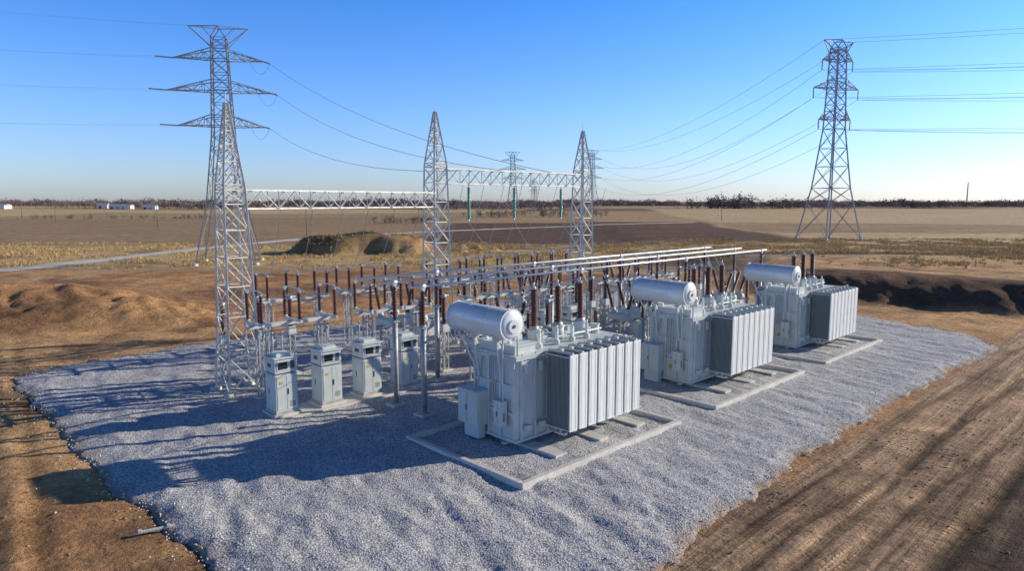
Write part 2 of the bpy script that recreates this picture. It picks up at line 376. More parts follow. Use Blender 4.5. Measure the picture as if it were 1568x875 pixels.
# ---------------------------------------------------------------- transformer
def transformer():
    b=MB();P='paint'
    for x in (3.6,6.5,9.4):
        b.box(x-.35,x+.35,1.25,7.0,-.1,.16,'conc')
    for y in (3.75,5.45): 
        b.box(2.6,10.5,y,y+.22,.16,.28,'galv')
    x0,x1,y0,y1=2.9,10.2,3.3,6.1
    b.box(x0,x1,y0,y1,.28,4.0,P)
    b.box(x0-.14,x1+.14,y0-.12,y1+.12,4.0,4.1,P)
    b.box(x0-.14,x1+.14,y0-.12,y1+.12,4.115,4.2,P)
    b.box(x0-.1,x1+.1,y0-.08,y1+.08,.281,.4,P)
    for y in (3.32,4.2,4.95,5.92): b.box(x0-.13,x0-.002,y,y+.1,.4,4.0,P)
    for z in (1.5,2.75): b.box(x0-.1,x0-.002,y0+.1,y1-.1,z,z+.12,P)
    for i in range(9):
        x=3.1+i*.85
        b.box(x,x+.1,y0-.12,y0-.002,.4,4.0,P);b.box(x,x+.1,y1+.002,y1+.12,.4,4.0,P)
    for x in (3.25,4.15):
        b.box(x,x+.3,y0-.3,y0-.12,.8,1.05,P)
        b.box(x,x+.12,y0-.3,y0-.12,3.4,3.85,P)
    b.box(3.0,4.3,3.5,5.9,4.2,4.55,P);b.box(2.95,4.35,3.45,5.95,4.55,4.62,P)
    def bank(ya,yb,s):
        for i in range(8):
            xa=4.5+i*.665
            nf=17
            for j in range(nf):
                y=ya+.06+(yb-ya-.1)*(j+.5)/nf
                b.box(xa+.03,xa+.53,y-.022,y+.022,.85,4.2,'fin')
            yo=ya-.02 if s<0 else yb+.02
            b.box(xa+.02,xa+.54,yo-.035,yo+.035,.8,4.25,'rad')
            b.box(xa+.12,xa+.15,yo-.045,yo+.045,.9,4.15,'rad');b.box(xa+.41,xa+.44,yo-.045,yo+.045,.9,4.15,'rad')
            for z in (1.12,3.95):
                b.cyl((xa+.28,ya-.03 if s<0 else y1,z),(xa+.28,y0 if s<0 else yb+.03,z),.085,'rad',10)
            b.cyl((xa+.28,ya,4.27),(xa+.28,yb,4.27),.07,'paint',8)
            b.cyl((xa+.28,yb if s<0 else ya,4.27),(xa+.28,(y0 if s<0 else y1),3.85),.06,'paint',8)
            b.box(xa+.2,xa+.36,(ya+yb)/2-.08,(ya+yb)/2+.08,4.3,4.42,'paint')
        xx=4.47
        for z in (.87,4.16): b.beam((xx,ya,z),(xx,yb,z),.045,'paint')
        for i in range(8):
            xa=4.78+i*.665
            b.cyl((xa,(ya+yb)/2,.6),(xa,(ya+yb)/2,.85),.07,'paint',8)
            b.box(xa-.12,xa+.12,(ya+yb)/2-.3,(ya+yb)/2+.3,.5,.6,'paint')
    bank(1.65,3.05,-1);bank(6.4,7.25,1)
    for x in (5.1,6.4,7.7,9.0): b.cyl((x,y0-.02,.62),(x,y0-.4,.62),.1,P,10);b.cyl((x,y0-.4,.62),(x,y0-.45,.62),.15,P,12)
    cx,cz,r=2.75,5.6,.68;ya,yb=3.45,7.15
    b.lathe((cx,ya-.1,cz),(cx,yb+.1,cz),[(0,.05),(.004,r*.7),(.02,r*.93),(.035,r),(.965,r),(.98,r*.93),(.996,r*.7),(1,.05)],'cons',28)
    b.lathe((cx,ya-.02,cz),(cx,ya+.04,cz),[(0,r+.03),(1,r+.03)],'cons',28)
    b.lathe((cx,yb-.1,cz),(cx,yb-.04,cz),[(0,r+.03),(1,r+.03)],'cons',28)
    for y in (4.6,5.9): b.lathe((cx,y,cz),(cx,y+.03,cz),[(0,r+.008),(1,r+.008)],'cons',28)
    b.cyl((cx,ya-.1,cz-.05),(cx,ya-.16,cz-.05),.3,'cons',18);b.cyl((cx,ya-.16,cz-.05),(cx,ya-.2,cz-.05),.08,'seam',14)
    b.cyl((cx+.25,ya-.1,cz-.5),(cx+.25,ya-.1,4.2),.035,'galv',8)
    for y in (4.1,5.6):
        b.box(cx-.5,cx+.5,y-.06,y+.06,cz-.78,cz-.55,P)
        b.beam((cx+.4,y,cz-.7),(3.3,y,4.6),.12,P);b.beam((cx-.35,y,cz-.7),(2.85,y,4.15),.12,P);b.beam((cx-.3,y,cz-.72),(2.8,y,2.9),.1,P)
    b.beam((cx-.4,6.6,cz-.62),(2.85,5.9,3.3),.1,P)
    b.cyl((cx+.1,5,cz-.6),(cx+.9,4.9,4.75),.06,P,8);b.cyl((cx+.9,4.9,4.75),(5.0,4.9,4.35),.06,P,8)
    b.box(4.4,4.7,4.75,5.05,4.3,4.75,P)
    b.cyl((2.55,3.8,cz-.6),(2.55,3.8,1.6),.035,P,8);b.cyl((2.55,3.8,1.6),(2.55,3.8,1.25),.09,'glass',10)
    for y in (4.45,4.6,4.75): b.cyl((2.72,y,4.05),(2.72,y,1.9),.025,'galv',6)
    b.cyl((2.8,5.4,3.9),(2.45,5.4,2.4),.04,'galv',8)
    def cab(x0,x1,y0,y1,z0,z1):
        b.box(x0,x1,y0,y1,z0,z1,P);b.box(x0-.05,x1,y0-.05,y1+.05,z1+.002,z1+.06,P)
        b.box(x0-.02,x0-.002,y0+.06,y1-.06,z0+.08,z1-.08,P)
        b.box(x0-.028,x0-.021,(y0+y1)/2-.008,(y0+y1)/2+.008,z0+.08,z1-.08,'seam')
        b.box(x0-.05,x0-.021,(y0+y1)/2+.04,(y0+y1)/2+.07,(z0+z1)/2-.12,(z0+z1)/2+.12,'dark')
    cab(2.1,2.77,5.05,6.35,.8,2.35);b.box(2.35,2.75,5.2,6.2,.12,.8,P)
    cab(2.45,2.76,3.75,4.3,1.0,2.1)
    b.box(2.745,2.765,4.35,4.7,1.0,1.2,'yellow')
    for x in (5.7,7.4,9.1):
        b.cyl((x,4.95,4.2),(x,4.95,4.75),.3,P,16);b.cyl((x,4.95,4.75),(x,4.95,4.82),.36,P,16)
        b.lathe((x,4.95,4.82),(x,4.95,5.0),[(0,.28),(1,.2)],'galv',14)
        b.insul((x,4.95,5.0),(x+.02,5.0,6.75),.21,'brown',14,15)
        b.cyl((x+.02,5.0,6.75),(x+.02,5.0,6.88),.1,'galv',12);b.cyl((x+.02,5.0,6.88),(x+.02,5.0,7.08),.035,'alu',8)
        b.box(x+.45,x+.75,4.8,5.1,4.2,4.45,P)
    for x in (4.9,6.1,7.2,8.3):
        b.cyl((x,3.85,4.2),(x,3.85,4.42),.16,P,12);b.insul((x,3.85,4.42),(x,3.85,4.95),.11,'rad',10);b.cyl((x,3.85,4.95),(x,3.85,5.1),.05,'alu',8)
    for x in (5.0,6.6,8.8): b.box(x,x+.45,5.55,5.9,4.2,4.5,P)
    b.cyl((4.5,4.3,4.42),(10,4.3,4.42),.05,P,8)
    b.cyl((9.75,4.5,4.2),(9.75,4.5,4.6),.22,P,14);b.cyl((9.75,4.5,4.6),(9.75,4.5,4.66),.27,P,14)
    for i in range(9): b.cyl((3.2+i*.85,y0-.05,4.2),(3.2+i*.85,y0-.05,4.26),.04,'galv',6)
    b.beam((10.3,3.5,.6),(10.3,3.5,4.1),.06,P);b.beam((10.3,3.9,.6),(10.3,3.9,4.1),.06,P)
    for i in range(10): b.beam((10.3,3.5,.8+i*.33),(10.3,3.9,.8+i*.33),.03,P)
    return b.mesh('power_transformer')
tm=transformer()
for i in range(3):
    put('power_transformer',tm,L(14.3*i,0,0.06),TH,bevel=.012)
    put('concrete_kerb',km,L(14.3*i,0,0),TH,bevel=.02)

# ---------------------------------------------------------------- breaker cabinets
def cabinet():
    b=MB();P='paint';w=.58
    b.box(-.72,.72,-.72,.72,-.15,.22,'conc')
    b.box(-w-.04,w+.04,-w-.04,w+.04,.22,.34,'galv')
    b.box(-w,w,-w,w,.34,2.25,P)
    b.box(-w+.06,w-.06,-w+.06,w-.06,2.25,2.32,'seam')
    b.box(-w,w,-w,w,2.32,3.05,P)
    b.box(-w-.06,w+.06,-w-.08,w+.06,3.052,3.13,P)
    b.box(-w+.2,w-.2,-w+.2,w-.2,3.13,3.3,P)
    y=-w
    b.box(-w+.07,w-.07,y-.02,y-.002,.42,2.18,P)
    b.box(-.006,.006,y-.027,y-.021,.42,2.18,'seam')
    b.box(.07,.1,y-.055,y-.021,1.2,1.5,'dark')
    b.box(-w+.1,.15,y-.02,y-.002,2.45,2.95,P)
    b.box(-w+.16,.08,y-.03,y-.021,2.52,2.88,'dark')
    b.box(.25,.45,y-.02,y-.002,2.5,2.9,'seam')
    b.box(-.38,-.2,y-.03,y-.021,1.75,1.9,'yellow')
    for i in range(5): b.box(.15,.45,y-.032,y-.021,.55+i*.06,.575+i*.06,'seam')
    x=-w
    b.box(x-.02,x-.002,-w+.07,w-.07,.42,2.18,P);b.box(x-.02,x-.002,-w+.1,w-.1,2.42,2.97,P)
    b.box(x-.05,x-.021,.1,.13,1.2,1.5,'dark')
    b.box(x-.03,x-.021,-.2,.2,2.6,2.8,'seam')
    for dx in (-.25,.25): b.cyl((dx,.3,3.3),(dx,.3,4.3),.05,'galv',8)
    return b.mesh('breaker_cabinet')
cm=cabinet()
for a in (-2.3,.25,2.75,5.3, 14.5,17.3,20.1, 28.8,31.6,34.4):
    put('circuit_breaker_cabinet',cm,L(a,15.2,.07),TH+random.uniform(-.01,.01),bevel=.012)
b=MB();b.box(-3.4,6.5,14.2,16.2,-.2,.16,'conc');put('concrete_slab',b.mesh('slab'),L(0,0),TH,bevel=.02)
# ---------------------------------------------------------------- bus supports and tubes
def bus_post():
    b=MB();b.box(-.4,.4,-.4,.4,-.2,.2,'conc');b.cyl((0,0,.2),(0,0,.25),.26,'galv',12);b.cyl((0,0,.25),(0,0,4.6),.14,'galv',14)
    b.box(-.2,.2,-.2,.2,4.6,4.66,'galv');b.post(0,0,4.66,6.55,.15);b.box(-.12,.12,-.09,.09,6.55,6.66,'galv')
    return b.mesh('bus_support_post')
bm=bus_post()
tubes=[(9.9,2.6,39.5,(2.8,15,27,39)),(12.4,2.4,39.8,(2.8,15,27,39)),(15.0,2.6,39,(7.6,16,25.8,38.4))]
for bb,a0,a1,ps in tubes:
    b=MB();b.cyl((a0-.5,bb,6.72),(a1+.4,bb,6.72),.07,'alu',12)
    for p in ps: b.cyl((p-.15,bb,6.72),(p+.15,bb,6.72),.1,'alu',10)
    put('bus_tube',b.mesh('bus_tube'),L(0,0,.05),TH)
    for p in ps: put('bus_support_post',bm,L(p,bb,.05),TH)
# ---------------------------------------------------------------- disconnect switches
def lat_leg(b,x,y,z1,w=.4,k='galv'):
    c=[(x-w/2,y-w/2),(x+w/2,y-w/2),(x+w/2,y+w/2),(x-w/2,y+w/2)]
    for px,py in c: b.beam((px,py,.15),(px,py,z1),.07,k)
    n=int(z1/.55)
    for i in range(n):
        za=.2+i*(z1-.3)/n;zb=.2+(i+1)*(z1-.3)/n
        for j in range(4):
            p,q=c[j],c[(j+1)%4]
            if (i+j)%2: p,q=q,p
            b.beam((*p,za),(*q,zb),.035,k)
    b.box(x-.4,x+.4,y-.4,y+.4,-.15,.15,'conc')
def switch():
    b=MB()
    for x in (-1.9,1.9): lat_leg(b,x,0,4.0)
    b.box(-2.7,2.7,-.14,.14,4.0,4.2,'paint')
    for x in (-2.2,0,2.2):
        b.box(x-.07,x+.07,-1.1,1.1,4.2,4.32,'paint')
        for y in (-.9,.9):
            b.post(x,y,4.32,5.95,.13)
            b.box(x-.1,x+.1,y-.12,y+.12,5.95,6.03,'galv')
        b.cyl((x,-.9,6.09),(x,.25,6.12),.035,'alu',8);b.cyl((x,.9,6.09),(x,.2,6.12),.035,'alu',8)
        b.cyl((x,-.9,6.05),(x,-1.5,6.0),.03,'alu',8)
    b.cyl((-2.4,-.3,3.8),(2.4,-.3,3.8),.03,'galv',8)
    b.cyl((-1.6,-.3,3.8),(-1.6,-.3,1.2),.025,'galv',8);b.box(-1.85,-1.5,-.5,-.25,.9,1.5,'paint')
    return b.mesh('disconnect_switch')
sm_=switch()
for a,bb in ((.2,18.8),(6.9,18.6),(15.4,18.8),(21.6,18.6),(29.8,18.6),(36.2,18.6),
             (4.5,27.5),(11,28),(19.5,28),(26,28),(33,28)):
    put('disconnect_switch',sm_,L(a,bb,.05),TH)
# ---------------------------------------------------------------- dead tank breakers
def breaker():
    b=MB()
    for x in (-1.5,1.5):
        for y in (-.5,.5): b.beam((x,y,.1),(x,y,2.0),.1,'galv')
        b.beam((x,-.5,.3),(x,.5,1.9),.05,'galv')
    b.box(-1.9,1.9,-.65,.65,-.1,.14,'conc')
    b.box(-1.8,1.8,-.58,-.46,2.0,2.14,'galv');b.box(-1.8,1.8,.46,.58,2.0,2.14,'galv')
    b.beam((-1.5,-.5,.3),(1.5,-.5,1.9),.05,'galv')
    for x in (-1.35,0,1.35):
        b.lathe((x,-1.0,2.45),(x,1.0,2.45),[(0,.1),(.01,.27),(.05,.31),(.95,.31),(.99,.27),(1,.1)],'paint',16)
        for s in (-1,1):
            p=Vector((x,s*.6,2.7));q=Vector((x,s*1.3,4.9))
            b.cyl(p,p.lerp(q,.18),.2,'paint',12);b.insul(p.lerp(q,.18),p.lerp(q,.95),.15);b.cyl(p.lerp(q,.95),q,.07,'galv',8)
    b.box(-.45,.45,-1.05,-.6,.7,1.9,'paint')
    b.box(2.0,2.6,-.4,.4,.5,2.1,'paint')
    return b.mesh('circuit_breaker')
bk_=breaker()
for a,bb in ((10.3,12.8),(24.3,12.8),(38,12.6),(10.6,23),(24,23.5),(37,23.5)): put('circuit_breaker',bk_,L(a,bb,.05),TH)
def ct():
    b=MB();lat_leg(b,0,0,2.6,.36);b.box(-.3,.3,-.3,.3,2.6,2.7,'galv');b.box(-.25,.25,-.25,.25,2.7,3.1,'paint')
    b.insul((0,0,3.1),(0,0,4.8),.17);b.lathe((0,0,4.8),(0,0,5.05),[(0,.13),(.2,.17),(.8,.17),(1,.09)],'galv',14);b.cyl((-.4,0,4.95),(.4,0,4.95),.035,'galv',8)
    return b.mesh('current_transformer')
c_=ct()
for i in range(3):
    for x in (8.1,9.9,11.7)if i else (7.6,9.4,): put('current_transformer',c_,L(x+14.3*i,16.6,.05),TH)
    for x in (12.6,14.0): put('current_transformer',c_,L(x+14.3*i,10.5+ (x>13)*1.2,.05),TH)
    for x in (-2.2,0,2.0): put('current_transformer',c_,L(x+14.3*i,20.4 if i else 22.8,.05),TH)
def arrester():
    b=MB();b.box(-.35,.35,-.35,.35,-.2,.15,'conc');b.cyl((0,0,.15),(0,0,3.1),.1,'galv',10);b.box(-.2,.2,-.2,.2,3.1,3.16,'galv')
    b.post(0,0,3.16,4.9,.14);b.lathe((0,0,4.9),(0,0,4.98),[(0,.17),(.5,.19),(1,.17)],'galv',14);return b.mesh('surge_arrester')
ar=arrester()
for i in range(3):
    for x in (5.5,7.3,9.0): put('surge_arrester',ar,L(x+14.3*i,8.6,.05),TH)
    put('surge_arrester',ar,L(12.4+14.3*i,6.6,.05),TH)

# ---------------------------------------------------------------- gantry
def lattice_col(b,c,levels,t,k,panel=1.2,rot=TH,brace=.6):
    def cor(z):
        for (z0,w0),(z1,w1) in zip(levels,levels[1:]):
            if z<=z1+1e-6: w=w0+(w1-w0)*(z-z0)/(z1-z0);break
        r=[]
        for i in range(4):
            an=rot+math.pi/4+i*math.pi/2
            r.append(Vector((c[0]+w*math.sqrt(2)*math.cos(an),c[1]+w*math.sqrt(2)*math.sin(an),c[2]+z)))
        return r
    zs=[levels[0][0]]
    for (z0,w0),(z1,w1) in zip(levels,levels[1:]):
        z=z0
        while True:
            w=w0+(w1-w0)*(z-z0)/(z1-z0);z+=max(.5,panel*w*2)
            if z>z1-panel*w*.8: break
            zs.append(z)
        zs.append(z1)
    for za,zb in zip(zs,zs[1:]):
        A_,B_=cor(za),cor(zb)
        for i in range(4):
            j=(i+1)%4
            b.angle(A_[i],B_[i],t,k)
            b.angle(A_[i],B_[j],t*brace,k);b.angle(A_[j],B_[i],t*brace,k)
            b.angle(B_[i],B_[j],t*brace,k)
    return cor
def truss(b,p,q,w,h,k,n,t=.09):
    p=Vector(p);q=Vector(q);d=(q-p).normalized();s=d.cross(Vector((0,0,1))).normalized()*(w/2)
    def pt(i,sx,top): 
        return p+(q-p)*(i/n)+s*sx+Vector((0,0,h if top else 0))
    for sx in (-1,1):
        for top in (0,1): b.angle(pt(0,sx,top),pt(n,sx,top),t,k)
    for i in range(n):
        e=i%2
        for sx in (-1,1):
            b.angle(pt(i,sx,e),pt(i+1,sx,1-e),t*.7,k)
            if i%2==0: b.angle(pt(i,sx,0),pt(i,sx,1),t*.55,k)
        for top in (0,1):
            b.angle(pt(i,-1 if e else 1,top),pt(i+1,1 if e else -1,top),t*.6,k);b.angle(pt(i,-1,top),pt(i,1,top),t*.5,k)
b=MB();K='galvl'
GA=Vector((-15.8,38.6,0));GB=Vector((-5.75,51.9,0));GC=Vector((6.5,64.0,0))
for G,tp,zb in ((GA,16.4,11.6),(GB,17.6,13.5),(GC,17.4,13.5)):
    lattice_col(b,G,[(0.1,.98),(4.5,.78),(zb,.6),(zb+.3,.58),(tp,.07)],.115,K,1.1,TH,.5)
    for i in range(4):
        an=TH+math.pi/4+i*math.pi/2;x=G.x+.98*1.414*math.cos(an);y=G.y+.98*1.414*math.sin(an)
        b.cyl((x,y,-.2),(x,y,.3),.32,'conc',12)
    b.cyl((G.x,G.y,tp-.2),(G.x,G.y,tp+.6),.025,K,6)
truss(b,GA+Vector((.3,.4,10.55)),GB+Vector((-.3,-.4,10.55)),1.1,1.05,K,14)
truss(b,GB+Vector((.4,.4,12.3)),GC+Vector((-.4,-.4,12.3)),1.1,1.1,K,14)
strs=[]
for f in (.17,.46,.8):
    p=GB.lerp(GC,f)+Vector((.3,-.3,12.3));b.cyl(p,p-Vector((0,0,.25)),.04,'galv',6);b.insul(p-Vector((0,0,.25)),p-Vector((0,0,2.7)),.15,'glass',10,14)
    b.cyl(p-Vector((0,0,2.7)),p-Vector((0,0,2.95)),.06,'alu',8);strs.append(p-Vector((0,0,2.95)))
put('steel_gantry',b.mesh('steel_gantry'))

# ---------------------------------------------------------------- pylons
def pylon(H,base,waist,top,arms,t,hang):
    b=MB();K='galvt'
    lattice_col(b,(0,0,0),[(0,base),(H*.26,base*.60),(waist[0],waist[1]),(H-1.8,top)],t,K,.85,0,.5)
    tips=[]
    hl=arms[0][1]
    for s in (-1,1):
        tip=Vector((s*hl,0,H))
        for y in (-top,top):
            b.angle((s*top,y,H-1.8-1.6),tip,t*.7,K);b.angle((0,y,H),tip,t*.7,K);b.angle((s*top,y,H-1.8),(0,y,H),t*.7,K)
            b.angle((s*top,y,H-1.8),(s*hl*.55,y*.4,H),t*.5,K)
        b.angle((s*top,-top,H-1.8),(s*top,top,H-1.8),t*.5,K)
    b.angle((0,-top,H),(0,top,H),t*.5,K)
    for (z,hl,rise) in arms[1:]:
        f=(z-waist[0])/(H-1.8-waist[0]);w=waist[1]+(top-waist[1])*max(0,min(1,f))
        for s in (-1,1):
            tip=Vector((s*hl,0,z))
            n=5
            for y in (-w,w):
                r0=Vector((s*w,y,z));r1=Vector((s*w,y,z+rise))
                b.angle(r0,tip,t*.75,K);b.angle(r1,tip,t*.75,K)
                for i in range(n-1):
                    b.angle(r1.lerp(tip,(i+1)/n),r0.lerp(tip,(i+1)/n),t*.4,K)
                    if i%2==0: b.angle(r0.lerp(tip,(i+.0)/n),r1.lerp(tip,(i+1)/n),t*.4,K)
                    else: b.angle(r1.lerp(tip,i/n),r0.lerp(tip,(i+1)/n),t*.4,K)
            for i in range(n):
                b.angle(Vector((s*w,-w,z)).lerp(tip,i/n),Vector((s*w,w,z)).lerp(tip,(i+1)/n),t*.4,K)
            if hang:
                b.insul(tip,tip-Vector((0,0,hang)),.2,'galvt',8,8)
                tips.append(tip-Vector((0,0,hang)))
            else: tips.append(tip)
        for y in (-w,w): b.angle((-w,y,z),(w,y,z),t*.7,K);b.angle((-w,y,z+rise),(w,y,z+rise),t*.7,K)
    for sx in (-1,1):
        for sy in (-1,1): b.cyl((sx*base,sy*base,-.6),(sx*base,sy*base,.4),.5,'conc',10)
    return b.mesh('transmission_tower'),tips
def tw(tips,loc,rz,s=1):
    R=Matrix.Rotation(rz,3,'Z');return [R@(t*s)+Vector(loc) for t in tips]
mL,tL=pylon(40.6,4.9,(22,1.75),1.15,[(0,4.8,0),(35.2,7.4,1.7),(29.8,8.6,1.8),(23.9,7.2,1.8)],.20,0)
mR,tR=pylon(51.6,5.6,(29,1.9),1.35,[(0,4.7,0),(46.6,4.9,2.4),(39.4,7.2,2.5),(31.4,5.1,2.4)],.26,2.6)
locL=(-50.4,121.6,0);locR=(85.5,185,1);rL=.26;rR=.30
put('transmission_tower',mL,locL,rL);put('transmission_tower',mR,locR,rR)
put('transmission_tower',mL,(0.5,480,0),.1,1.1);put('transmission_tower',mL,(52,452,0),.35,1.08)
put('transmission_tower',mL,(32,1050,0),.2,1.1);put('transmission_tower',mL,(46,1350,0),.2,1.1)
TL=tw(tL,locL,rL);TR=tw(tR,locR,rR)
TD=tw(tL,(52,452,0),.35,1.08)
def wires(name,segs,r,mat):
    cu=bpy.data.curves.new(name,'CURVE');cu.dimensions='3D';cu.bevel_depth=r;cu.bevel_resolution=1
    for p,q,sag in segs:
        p=Vector(p);q=Vector(q);n=24;sp=cu.splines.new('POLY');sp.points.add(n)
        for i in range(n+1):
            t=i/n;c=p.lerp(q,t);c.z-=4*sag*t*(1-t);sp.points[i].co=(*c,1)
    cu.materials.append(mat);o=bpy.data.objects.new(name,cu);COL.objects.link(o);return o
g=[GB.lerp(GC,f)+Vector((0,0,13.4)) for f in (.2,.5,.8)]
seg=[];seg2=[];bb=MB()
for i,q in [(1,g[2]),(3,g[1]),(5,g[0])]:
    p=TL[i];d=(q-p).normalized();e=p+d*2.6;bb.insul(p,e,.14,'galvt',8,12);seg.append((e,q,2.2))
    f=Vector((-1,-.35,.02)).normalized();e2=TL[i]+f*2.6;seg.append((e,e2,2.0))
for i in range(6):
    p=TL[i];q=p+Vector((-150,-52,6));f=(q-p).normalized();e=p+f*2.8
    if i%2==0: bb.insul(p,e,.15,'galvt',8,12)
    seg2.append((e,q,3.0))
for s in (-1,1):
    p=tw([Vector((s*4.8,0,40.6))],locL,rL)[0];seg2.append((p,p+Vector((-150,-52,7)),2.5))
put('strain_insulator_string',bb.mesh('strain_insulator_string'))
wires('overhead_conductor',seg,.026,M['wirel']);wires('overhead_conductor',seg2,.009,M['wirel'])
seg=[];seg2=[]
for i in range(6):
    p=TR[i];seg.append((p,TD[i],14));seg2.append((p,p+Vector((160,-60,0)),1.6))
    seg2.append((p+Vector((.4,0,0)),p+Vector((160,-62,-2)),2.4))
for s in (-1,1):
    p=tw([Vector((s*4.7,0,51.6))],locR,rR)[0];seg2.append((p,p+Vector((160,-60,1)),1.4));
    q=tw([Vector((s*4.8,0,40.6))],(52,452,0),.35,1.08)[0];seg.append((p,q,9))
wires('overhead_conductor',seg,.042,M['wirel']);wires('overhead_conductor',seg2,.035,M['wirel'])
seg=[]
tg=[L(19.5,18.6,6.1),L(23,18.6,6.1),L(29,18.6,6.1)]
for p,q in zip(strs,tg): seg.append((p,q,1.2))
for i in range(3):
    for j,x in enumerate((5.7,7.4,9.1)):
        seg.append((L(x+14.3*i,5.0,7.1),L(x+.3+14.3*i,8.6,5.1),.35)); seg.append((L(x+14.3*i,5.0,7.1),L(x+14.3*i+.5,(9.9,12.4,15.0)[j],6.72),.5))
    for x,bx in ((8.95,11.5),(10.3,11.5),(11.65,11.5)):
        seg.append((L(x+14*i,11.5,4.95),L(x+14*i,9.9,6.7),.1));seg.append((L(x+14*i,14.1,4.95),L(x+14*i,15,6.7),.1))
    for x in (-1.6,.6,2.8,4.7,6.9,9.1):
        seg.append((L(x+14.3*i,17.1,6.05),L(x+14.3*i+.4,15,6.72),.4));seg.append((L(x+14.3*i,19.5,6.05),L(x+14.3*i+.3,23,5.0),.9))
for a,b1 in ((4.5,27.5),(11,28),(19.5,28),(26,28),(33,28)):
    for x in (-2.2,0,2.2): seg.append((L(a+x,b1-1.4,6.0),L(a+x,24,11.0 if a<13 else 12.3),.5))
wires('jumper_cable',seg,.018,M['wirel'])

# ---------------------------------------------------------------- road, buildings, poles
pts=[(-120,60),(-95,88),(-80,112),(-75,140),(-70,168),(-62,195),(-45,225),(-20,255),(20,290),(90,330)]
P=[];n=len(pts)
for i in range(n-1):
    p0=pts[max(i-1,0)];p1=pts[i];p2=pts[i+1];p3=pts[min(i+2,n-1)]
    for k in range(14):
        t=k/14
        P.append([.5*((2*p1[j])+(-p0[j]+p2[j])*t+(2*p0[j]-5*p1[j]+4*p2[j]-p3[j])*t*t+(-p0[j]+3*p1[j]-3*p2[j]+p3[j])*t**3) for j in (0,1)])
P=np.array(P);T=np.gradient(P,axis=0);T/=np.linalg.norm(T,axis=1)[:,None];Nn=np.stack([-T[:,1],T[:,0]],1)
offs=np.linspace(-2.8,2.8,7);VX=(P[:,None,:]+Nn[:,None,:]*offs[None,:,None]).reshape(-1,2)
VZ=gh(VX[:,0],VX[:,1])+.16-.02*np.tile(offs**2,len(P))*.6
np_mesh('gravel_road',np.column_stack([VX,VZ]),gridF(7,len(P)),[M['road']],True)
def barn(name,x,y,lx,ly,h,rise,rz):
    b=MB();b.box(-lx/2,lx/2,-ly/2,ly/2,-1,h,'white')
    vs=[(-lx/2-.5,-ly/2-.5,h),(lx/2+.5,-ly/2-.5,h),(lx/2+.5,ly/2+.5,h),(-lx/2-.5,ly/2+.5,h),(-lx/2-.5,0,h+rise),(lx/2+.5,0,h+rise)]
    b.add(vs,[(0,1,5,4),(2,3,4,5),(0,4,3),(1,2,5),(3,2,1,0)],'roof')
    for i in range(int(lx/7)): b.box(-lx/2+2+i*7,-lx/2+5+i*7,-ly/2-.06,-ly/2-.01,0,h*.62,'dark' if i%3==0 else 'roof')
    put(name,b.mesh(name),(x,y,ghs(x,y)),rz)
barn('farm_barn',-500,880,26,12,4.5,2,.1);barn('farm_barn',-466,885,16,10,4,2,.1);barn('farm_barn',-655,870,34,14,4.5,2,.0);barn('farmhouse',-535,900,12,9,5,2.5,.2)
def pole(H=11):
    b=MB();b.cyl((0,0,-1),(0,0,H),.16,'wood',8,.1);b.box(-1.2,1.2,-.06,.06,H-.9,H-.75,'wood')
    for x in (-1.1,-.5,.5,1.1): b.insul((x,0,H-.75),(x,0,H-.45),.07,'galv',6,3)
    return b.mesh('utility_pole')
pm=pole()
for x,y in ((-58.5,195),(-233,350),(-30,232),(30,300),(110,360),(-300,420),(-150,290)):
    put('utility_pole',pm,(x,y,ghs(x,y)),.5)
b=MB();lattice_col(b,(0,0,0),[(0,1.6),(60,.5)],.4,'galvt',1.2,0);put('radio_mast',b.mesh('radio_mast'),(1190,1800,0))
b=MB();b.box(-.6,.6,-.06,.06,0,.05,'conc');b.box(-.5,-.4,-.09,.09,.05,.09,'conc');b.box(.35,.45,-.09,.09,.05,.09,'conc');put('timber_offcut',b.mesh('timber_offcut'),(-11.9,21.6,.1),.5)

# ---------------------------------------------------------------- trees and grass
def foliage(name,trees,mats,per=70,leaf=.5):
    tx=np.array([t[0] for t in trees]);ty=np.array([t[1] for t in trees]);th=np.array([t[2] for t in trees])
    tz=gh(tx,ty)
    n=len(tx)
    dirs=rng.normal(0,1,(n,per,3));dirs/=np.linalg.norm(dirs,axis=2)[:,:,None]
    rad=rng.uniform(.25,1,(n,per))**.5*(1+.35*rng.normal(0,1,(n,per)))
    c=dirs*rad[:,:,None]*np.stack([th*.42,th*.38,th*.42],1)[:,None,:]
    c[:,:,0]+=tx[:,None];c[:,:,1]+=ty[:,None];c[:,:,2]=np.maximum(c[:,:,2]+(tz+th*.5)[:,None],tz[:,None]+.3)
    sz=(leaf*th/10)[:,None,None,None]
    tri=rng.normal(0,1,(n,per,3,3))*sz+c[:,:,None,:]
    V=tri.reshape(-1,3);F=np.arange(len(V)).reshape(-1,3)
    w=(th*.025)
    o=len(V)
    q=np.array([(-1,-1),(1,-1),(0,1.2)])
    base=np.concatenate([np.stack([tx[:,None]+q[:,0]*w[:,None],ty[:,None]+q[:,1]*w[:,None],np.repeat((tz-.5)[:,None],3,1)],2),
                         np.stack([tx[:,None]+q[:,0]*w[:,None]*.4,ty[:,None]+q[:,1]*w[:,None]*.4,np.repeat((tz+th*.7)[:,None],3,1)],2)],1)
    ff=np.array([(0,1,4),(0,4,3),(1,2,5),(1,5,4),(2,0,3),(2,3,5)])
    TF=(ff[None]+(np.arange(n)*6)[:,None,None]).reshape(-1,3)+o
    return np_mesh(name,np.concatenate([V,base.reshape(-1,3)]),np.concatenate([F,TF]),mats)
tr=[]
